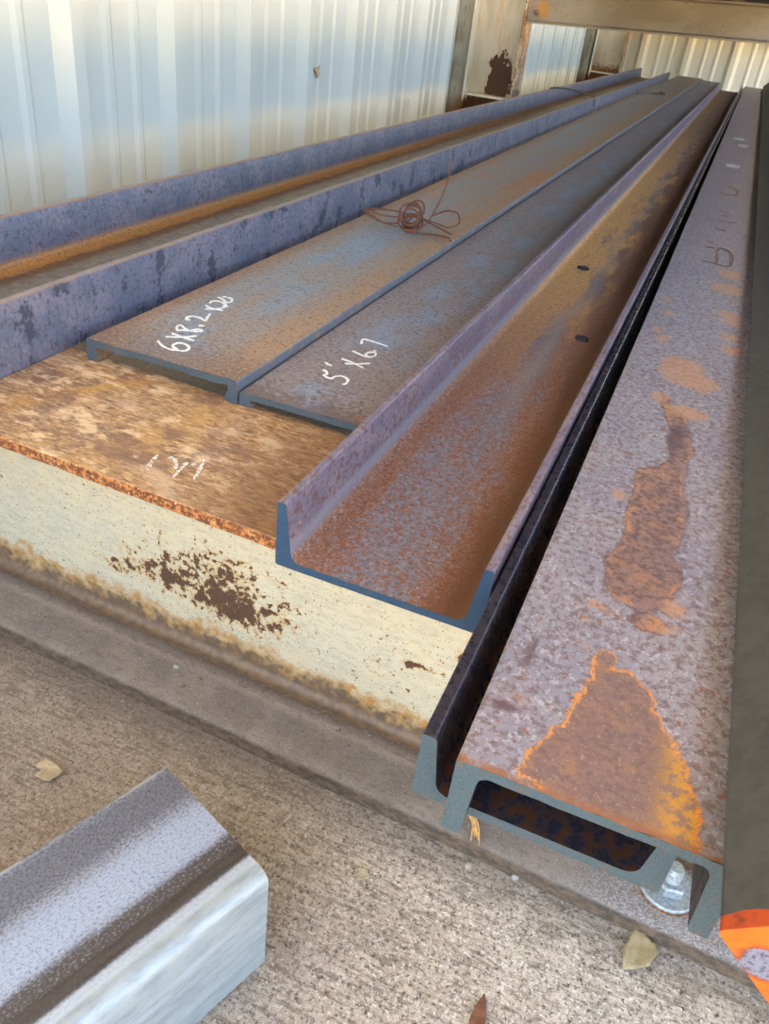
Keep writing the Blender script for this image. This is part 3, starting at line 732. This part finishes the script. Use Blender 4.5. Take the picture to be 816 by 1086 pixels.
for i, (x, y, r, lb) in enumerate([(1.79-1.26, 106.9+9.27, .45, 'pale crumb, farther one on the pitted upside-down channel'), (2.48-1.26, 99.9+9.27, .4, 'pale crumb near the right edge of the pitted upside-down channel'), (1.76-1.26, 80.9+9.27, .5, 'pale crumb beyond the rolled mark on the pitted upside-down channel')]):
    tag(chip('debris_crumb', (x, y, 2.062), blobpts(r, 8, 40+i, 1.5), .22, pale), lb, 'debris', 'pale crumbs on the upside-down channel')
tag(chip('scale_flake', (-3.75, 36.7, .225), blobpts(.27, 8, 4, 1.3), .15, dkchip), 'dark flake lying in the orange trough near its middle', 'debris')
tag(chip('scale_flake', (-6.0, 49, .225), blobpts(.3, 8, 9, 1.3), .13, dkchip), 'dark flake lying in the orange trough by its left flange', 'debris')

# ------------------------------------------------------------------ leaves, stones and straw on the slab
def leaf(name, outline, loc, mat, bend, tilt=(0, 0, 0), th=.02, stem=None):
    """dry leaf: filled outline, bent along its rib, with real thickness"""
    bm = bmesh.new()
    path = outline
    cx = sum(p[0] for p in path)/len(path); cy = sum(p[1] for p in path)/len(path)
    lv = []
    for ring in (1.0, .8, .6, .4, .2):
        row = []
        for (x, y) in path:
            X, Y = cx+(x-cx)*ring, cy+(y-cy)*ring
            row.append(bm.verts.new((X*S, Y*S, bend(X, Y)*S)))
        lv.append(row)
    c = bm.verts.new((cx*S, cy*S, bend(cx, cy)*S)); n_ = len(path)
    for a_, b_ in zip(lv, lv[1:]):
        for i in range(n_): bm.faces.new((a_[i], a_[(i+1) % n_], b_[(i+1) % n_], b_[i]))
    for i in range(n_): bm.faces.new((lv[-1][i], lv[-1][(i+1) % n_], c))
    bmesh.ops.recalc_face_normals(bm, faces=bm.faces)
    me = bpy.data.meshes.new(name); bm.to_mesh(me); bm.free()
    o = link(name, me, mat, None, loc, tilt)
    md = o.modifiers.new('thickness', 'SOLIDIFY'); md.thickness = th*S; md.offset = 1
    for p in me.polygons: p.use_smooth = True
    return o
def leafmat(name, a, b, c):
    k = Mt(name); n1 = k.no(3, 5, .6); n2 = k.no(14, 4, .6)
    col = k.mix(k.rp(n1, .38, .64), a, b); col = k.mix(k.mul(k.rp(n2, .58, .7), .6), col, c)
    k.bump(n2, .4, .03)
    return k.done(col, .7, 0, .3)
lm1 = leafmat('dry_leaf_tan', (186, 170, 140), (166, 148, 118), (128, 104, 78))
lm2 = leafmat('dry_leaf_olive', (172, 156, 118), (150, 132, 94), (206, 190, 150))
lm3 = leafmat('dry_leaf_brown', (136, 92, 66), (112, 74, 54), (84, 54, 40))
LEAF1 = [(-0.3, 0.3), (-0.18, 0.27), (-0.01, 0.28), (0.21, 0.24), (0.41, 0.16), (0.59, 0.06), (0.56, -0.03), (0.57, -0.18), (0.48, -0.27), (0.49, -0.42), (0.32, -0.45), (0.11, -0.44), (-0.09, -0.42), (-0.08, -0.26), (-0.06, -0.15), (-0.32, -0.14), (-0.34, -0.05)]
tag(leaf('dry_leaf', LEAF1, (-14.26, 12.39, FZ+.03), lm1, lambda x, y: .05+.22*(x*x+y*y)), 'tan dry leaf on the concrete behind the galvanized tube', 'leaf')
LEAF2 = [(-0.06, 0.55), (0.03, 0.47), (0.09, 0.28), (0.26, 0.2), (0.34, 0.13), (0.47, 0.16), (0.53, -0.14), (0.43, -0.32), (0.33, -0.6), (-0.01, -0.8), (-0.34, -1.02), (-0.39, -0.67), (-0.39, -0.37), (-0.27, -0.01), (-0.26, 0.2)]
l2 = leaf('dry_leaf', LEAF2, (4.15, 15.1, FZ+.03), lm2, lambda x, y: .08+.2*x*x+.1*max(0, y)+.03*math.sin(6*x+3*y))
tag(l2, 'largest dry leaf, olive-tan, on the concrete beside the orange-ended bar', 'leaf')
l3 = leaf('dry_leaf', [(0, .55), (.1, .35), (.2, .05), (.24, -.3), (.1, -.6), (-.1, -.6), (-.18, -.25), (-.14, .1), (-.06, .35)], (.5, 11.3, FZ+.03), lm3, lambda x, y: .06+.9*x*x+.12*y*y)
tag(l3, 'brown folded dry leaf at the bottom edge right of the galvanized tube', 'leaf')
l4 = leaf('dry_leaf', [(-.2, .05), (-.12, .2), (.02, .22), (.08, .1), (.2, .08), (.14, -.02), (.04, -.12), (-.06, -.2), (-.15, -.12)], (-3.7, 13.5, FZ+.03), lm1, lambda x, y: .06+.8*(x*x+y*y))
tag(l4, 'small curled yellow leaf in the middle of the bare concrete', 'leaf')
tag(chip('stone_chip', (-.99, 15.24, FZ+.005), blobpts(.13, 7, 3), .08, pale), 'pale tan chip on the concrete below the upside-down channel end', 'stone')
tag(chip('stone_chip', (.41, 15.53, FZ+.005), blobpts(.12, 7, 12), .1, stone), 'whitish stone chip on the concrete beside the grey flange edge', 'stone')
tag(chip('stone_chip', (-13.0, 17.6, -8.515), blobpts(.1, 7, 15), .07, stone), 'whitish speck on the grey bottom flange below the rust cluster', 'stone')
st = empty('straw_wisp', (-1.4, 16.25, -8.5)); tag(st, 'wisp of golden straw caught under the nested channels', 'straw')
strawm = plain('straw', (206, 160, 92), .7, 0, .25, 8)
for i in range(5):
    q = random.Random(60+i)
    tube('straw_blade', [(-.3+.02*i, .2, .45), (-.05+.04*i+q.uniform(-.05, .05), .05*q.uniform(-1, 1), .4), (.15+.05*i, -.15-.1*q.random(), .22), (.25+.07*i, -.3-.35*q.random(), .04)], .028, strawm, st, k=4)

# ------------------------------------------------------------------ setting: slab, yard, walls, roof
k = Mt('broom_concrete')
R_ = k.vm('ADD', k.P, (0, 0, 0))
ca, sa = math.cos(.12), math.sin(.12)
n1 = k.no(.16, 5, .6); n2 = k.no(1.6, 6, .7); n3 = k.no(6.5, 5, .78); n4 = k.no(3.2, 5, .7, k.st(k.P, .22, 1.5, 1)); n5 = k.no(.5, 4, .6, off=7)
col = k.mix(k.rp(n2, .35, .65), (222, 206, 184), (194, 178, 156))
col = k.mix(k.mul(k.rp(n4, .48, .62), .6), col, (112, 98, 82))
col = k.mix(k.mul(k.rp(n3, .51, .6), .7), col, (124, 106, 88))
col = k.mix(k.mul(k.rp(k.no(8, 5, .8, off=3), .53, .6), .85), col, (244, 234, 218))
col = k.mix(k.mul(k.rp(k.no(9, 5, .78, off=13), .56, .61), .9), col, (62, 52, 44))
dirt_and_shade = k.rp(k.add(k.add(k.x, k.mul(k.sub(n5, .5), 9)), k.mul(k.y, .3)), 6, -8)  # some dirt, mostly light falloff painted darker towards the left
col = k.mix(k.mul(dirt_and_shade, .62), col, (116, 100, 84))
beam_side = k.mul(k.rp(k.add(k.add(k.y, k.mul(k.x, .039)), k.mul(k.sub(n2, .5), 1.8)), 13.6, 15.2), .45)  # darker towards the support beam
col = k.mix(beam_side, col, (96, 86, 76))
vv = k.vo(5.5)
peb = k.rp(vv.outputs['Distance'], .22, .08)
col = k.mix(k.mul(k.mul(peb, k.rp(n2, .5, .6)), .5), col, (200, 190, 172))
k.bump(k.add(k.add(n3, k.mul(n4, .9)), k.mul(n2, .6)), .9, .09)
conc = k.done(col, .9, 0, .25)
def grid(name, x0, x1, y0, y1, z, mat, th=4):
    v, f = box_verts(x0, x1, y0, y1, z-th, z)
    o = mesh(name, v, f, mat, smooth=0); o['kind'] = 'structure'; return o
grid('floor', -50, 52, -60, 272, FZ, conc)
k = Mt('dry_yard'); n1 = k.no(.02, 6, .6); n2 = k.no(.3, 5, .6)
yard = k.done(k.mix(k.rp(n1, .4, .62), (214, 178, 108), (186, 156, 94)), .95, 0, .1)
grid('ground', -2500, 2500, -2500, 2500, FZ-4.2, yard, 3)

k = Mt('wall_sheet_sky_tint'); n1 = k.no(.05, 4, .5); n2 = k.no(.5, 5, .6, k.st(k.P, 1, 1, .25))
col = k.mix(k.rp(n1, .4, .62), (192, 204, 204), (184, 196, 197)); col = k.mix(k.mul(k.rp(n2, .5, .7), .12), col, (200, 196, 180))  # cream sheet with blue sky light mixed into its colour
wallm = k.done(col, .26, 0, .6)
k = Mt('wall_sheet_bounce_lit'); n1 = k.no(.05, 4, .5)  # same sheet, painted brighter and warmer in place of bounced sunlight
wallc = k.done(k.mix(k.rp(n1, .4, .62), (234, 228, 204), (226, 220, 196)), .3, 0, .6)
def rib_panel(name, t0, t1, phase, z0, z1, place, mat=None):
    """metal sheet with one tall and two low ribs every 12.2 in; place(t, depth, z) -> point"""
    P_ = 12.25
    pr = [(0, 0), (.9, 1.1), (2.1, 1.1), (3.0, 0), (5.3, 0), (5.7, .22), (6.2, .22), (6.6, 0), (8.6, 0), (9.0, .22), (9.5, .22), (9.9, 0)]
    pts = []
    kk = int((t0-phase)/P_)-2
    while True:
        done = False
        for (u, d_) in pr:
            t = phase+kk*P_+u
            if t < t0: continue
            if t > t1: done = True; break
            pts.append((t, d_))
        if done: break
        kk += 1
    pts = [(t0, 0)]+pts+[(t1, 0)]
    v = []; f = []
    m = len(pts)
    for (t, d_) in pts:
        v += [place(t, d_, z0), place(t, d_, z1), place(t, d_-.05, z0), place(t, d_-.05, z1)]
    for i in range(m-1):
        a_, b_ = i*4, (i+1)*4
        f += [(a_, b_, b_+1, a_+1), (a_+2, a_+3, b_+3, b_+2), (a_+1, b_+1, b_+3, a_+3), (a_, a_+2, b_+2, b_)]
    e_ = (m-1)*4
    f += [(0, 1, 3, 2), (e_, e_+2, e_+3, e_+1)]
    o = mesh(name, v, f, mat or wallm, smooth=0); o['kind'] = 'structure'
    return o
TOP = 96
rib_panel('wall_left', -60, 268, 51.3, FZ, TOP, lambda t, d_, z: (-46+d_, t, z))
rib_panel('wall_back', -46, 60, -8.1, FZ, TOP, lambda t, d_, z: (t, 268-d_, z), wallc)
k = Mt('roof_sheet'); roofm = k.done((150, 140, 122), .6)
grid('ceiling', -50, 40, -52, 272, TOP+2, roofm, 2)

# wall posts (flat trim strips beside the rack columns)
k = Mt('grey_green_trim'); n2 = k.no(1.2, 5, .65, k.st(k.P, 1, 1, .3))
col = k.mix(k.rp(n2, .4, .65), (150, 148, 132), (122, 116, 100)); col = k.mix(k.rp(k.add(k.z, k.mul(k.sub(n2, .5), 5)), .5, -3), col, (104, 72, 48))
trimm = k.done(col, .6, 0, .4)
for i, y in enumerate((139.5, 257.0)):
    b_ = box('trim_%d' % (i+1), -45.9, -45.0+1.2, y, y+7.5, FZ, TOP, trimm, bev=.05); b_['kind'] = 'structure'

# ------------------------------------------------------------------ rack columns and upper cross beam
k = Mt('column_cream_rust')
n1 = k.no(.35, 5, .6, k.st(k.P, 1, 1, .4)); n2 = k.no(1.3, 6, .68); n3 = k.no(4, 4, .6)
col = k.mix(k.rp(n1, .4, .62), (206, 198, 178), (186, 178, 156))
col = k.mix(k.mul(k.rp(k.add(k.no(.5, 5, .65, k.st(k.P, 1.5, 1, .25), off=4), 0), .52, .66), .55), col, (196, 160, 112))
pat = k.add(k.mx(k.mul(k.f('ABSOLUTE', k.sub(k.x, k.add(5.3, k.mul(k.z, .12)))), 1.0), k.mul(k.f('ABSOLUTE', k.sub(k.z, 2.2)), .58)), k.mul(k.sub(k.no(.55, 5, .7, k.st(k.P, 1.2, 1, .7), off=3), .5), 5.5))
col = k.mix(k.rp(pat, 2.1, 1.9), col, (78, 52, 36))
low = k.rp(k.add(k.z, k.mul(k.sub(n2, .5), 3)), .3, -.8)
col = k.mix(low, col, (86, 56, 38))
k.bump(n2, .3, .05)
col_web = k.done(col, .6, 0, .4)
k = Mt('column_cream_plain')
n1 = k.no(.35, 5, .6, k.st(k.P, 1, 1, .4)); n2 = k.no(1.3, 6, .68)
col = k.mix(k.rp(n1, .4, .62), (206, 198, 178), (182, 172, 150))
col = k.mix(k.rp(k.add(k.z, k.mul(k.sub(n2, .5), 6)), 2.2, .6), col, (120, 84, 54))
col_web2 = k.done(col, .6, 0, .4)
k = Mt('column_flange_rust')
n1 = k.no(.8, 5, .65, k.st(k.P, 1, 1, .4)); n2 = k.no(2.4, 5, .7)
col = k.mix(k.rp(n1, .44, .58), (206, 190, 164), (170, 128, 86)); col = k.mix(k.mul(k.rp(n2, .48, .6), .9), col, (112, 72, 46))
col = k.mix(k.rp(k.add(k.z, k.mul(k.sub(n2, .5), 4)), 1, -2), col, (96, 62, 44))
col_fl = k.done(col, .65, 0, .4)
k = Mt('column_flange_clean'); n1 = k.no(.8, 5, .65, k.st(k.P, 1, 1, .3))
col = k.mix(k.rp(n1, .5, .66), (222, 218, 204), (190, 172, 140))
col = k.mix(k.rp(k.add(k.z, k.mul(k.sub(n1, .5), 4)), -.3, -1.5), col, (92, 60, 42))
col_cl = k.done(col, .5, 0, .4)
column = empty('rack_column', (-43.9, 143.6, 0))
tag(column, 'cream I-section rack column with a brown rust patch near its foot, carrying the upper crossbeam', 'column', 'cream rack columns along the wall', 'thing')
cp = [box('web', .3, 8.2, 2.35, 2.65, FZ, 40, col_web, column, bev=.02),
      box('flange', 0, .35, 0, 5, FZ, 40, col_cl, column, bev=.04),
      box('flange', 8.15, 8.5, 0, 5, FZ, 40, col_fl, column, bev=.04),
      box('stiffener_plate', .36, 8.14, .1, 2.34, -.35, 0, col_cl, column, bev=.03)]
cp[2]['label'] = 'rust-streaked right flange'
c2 = column.copy(); C.objects.link(c2); c2.location = Vector((-43.4, 260.0, 0))*S
c2['label'] = 'farther cream rack column standing against the back wall corner'
for p in cp:
    q = p.copy(); C.objects.link(q); q.parent = c2
    if q.name.startswith('web'):
        q.material_slots[0].link = 'OBJECT'; q.material_slots[0].material = col_web2

k = Mt('crossbeam_paint'); n1 = k.no(.3, 5, .62, k.st(k.P, .4, 1, 1)); n2 = k.no(2, 5, .65)
col = k.mix(k.rp(n1, .4, .64), (160, 152, 142), (144, 136, 126)); col = k.mix(k.mul(k.rp(n2, .58, .7), .5), col, (92, 76, 58))
d = k.f('SQRT', k.add(k.f('POWER', k.sub(k.x, 2.2), 2), k.f('POWER', k.sub(k.z, 2.0), 2)))
col = k.mix(k.mul(k.rp(k.add(d, k.mul(k.sub(n2, .5), .8)), 1.5, .9), .8), col, (186, 140, 62))
cbm = k.done(col, .6, 0, .4)
cb = empty('rack_crossbeam', (-35.35, 143.9, 10.8), (0, -.037, 0))
tag(cb, 'grey-brown channel crossbeam running overhead from the nearer rack column to the right', 'beam', kind='thing')
def xsweep(name, prof, L, mat, parent):
    p = densify(prof, .6); n = len(p); v = [(x, y, z) for x in (0, L*.25, L*.5, L*.75, L) for (y, z) in p]; f = []
    for j in range(4):
        for i in range(n):
            q = (i+1) % n; f.append((j*n+i, j*n+q, (j+1)*n+q, (j+1)*n+i))
    f.append(tuple(range(n))); f.append(tuple(4*n+i for i in range(n)))
    return mesh(name, v, f, mat, parent)
xsweep('channel_body', [(0, 0), (1.6, 0), (1.6, 4.8), (0, 4.8), (0, 4.55), (1.2, 4.4), (1.3, 4.3), (1.3, .5), (1.2, .4), (0, .25)], 86, cbm, cb)
boltm = plain('bolt_steel', (132, 118, 100), .5, .4, .4, 4)
bo = lathe('bolt', [(.38, 0), (.38, .3), (.25, .32), (.25, .9), (.05, .95)], boltm, cb, 12, (1.3, 1.28, 1.5), (math.radians(90), 0, 0))

cb2 = cb.copy(); C.objects.link(cb2); cb2.location = Vector((-34.85, 260.3, 10.8))*S
cb2['label'] = 'farther crossbeam behind the first, at the far rack column'
for p in list(cb.children):
    q = p.copy(); C.objects.link(q); q.parent = cb2
# steel stored on the upper level of the rack (only its underside edge shows above the crossbeam)
upm = plain('upper_rusty_steel', (104, 82, 66), .7, .1, .35, .6)
pu = channel_profile(6.3, 1.9, .22, .3, .42, .25, False, .5)
for i in range(5):
    xx = -26+6.6*i
    o_ = sweep('stored_channel', pu, [0, 60, 120, 180, 240], [upm, cut_old], loc=(xx, 25, 10.8+4.8+.037*(xx+35.35)+.06), rot=(0, -.037, 0))
    tag(o_, 'rusty steel channel stored overhead on top of the crossbeam', 'steel channel', 'rusty channels stored on the upper rack level')

# leaf stuck on the wall sheet
wl = leaf('dry_leaf', [(-.9, .3), (-.3, .35), (.1, .15), (.7, .55), (.55, .0), (.75, -.5), (.2, -.8), (-.1, -.2)], (-45.9, 92.8, 4.3), lm1, lambda x, y: .1+.1*x*x, (math.radians(90), 0, math.radians(90)), .04)
tag(wl, 'small tan dry leaf stuck on the ribbed metal wall', 'leaf')
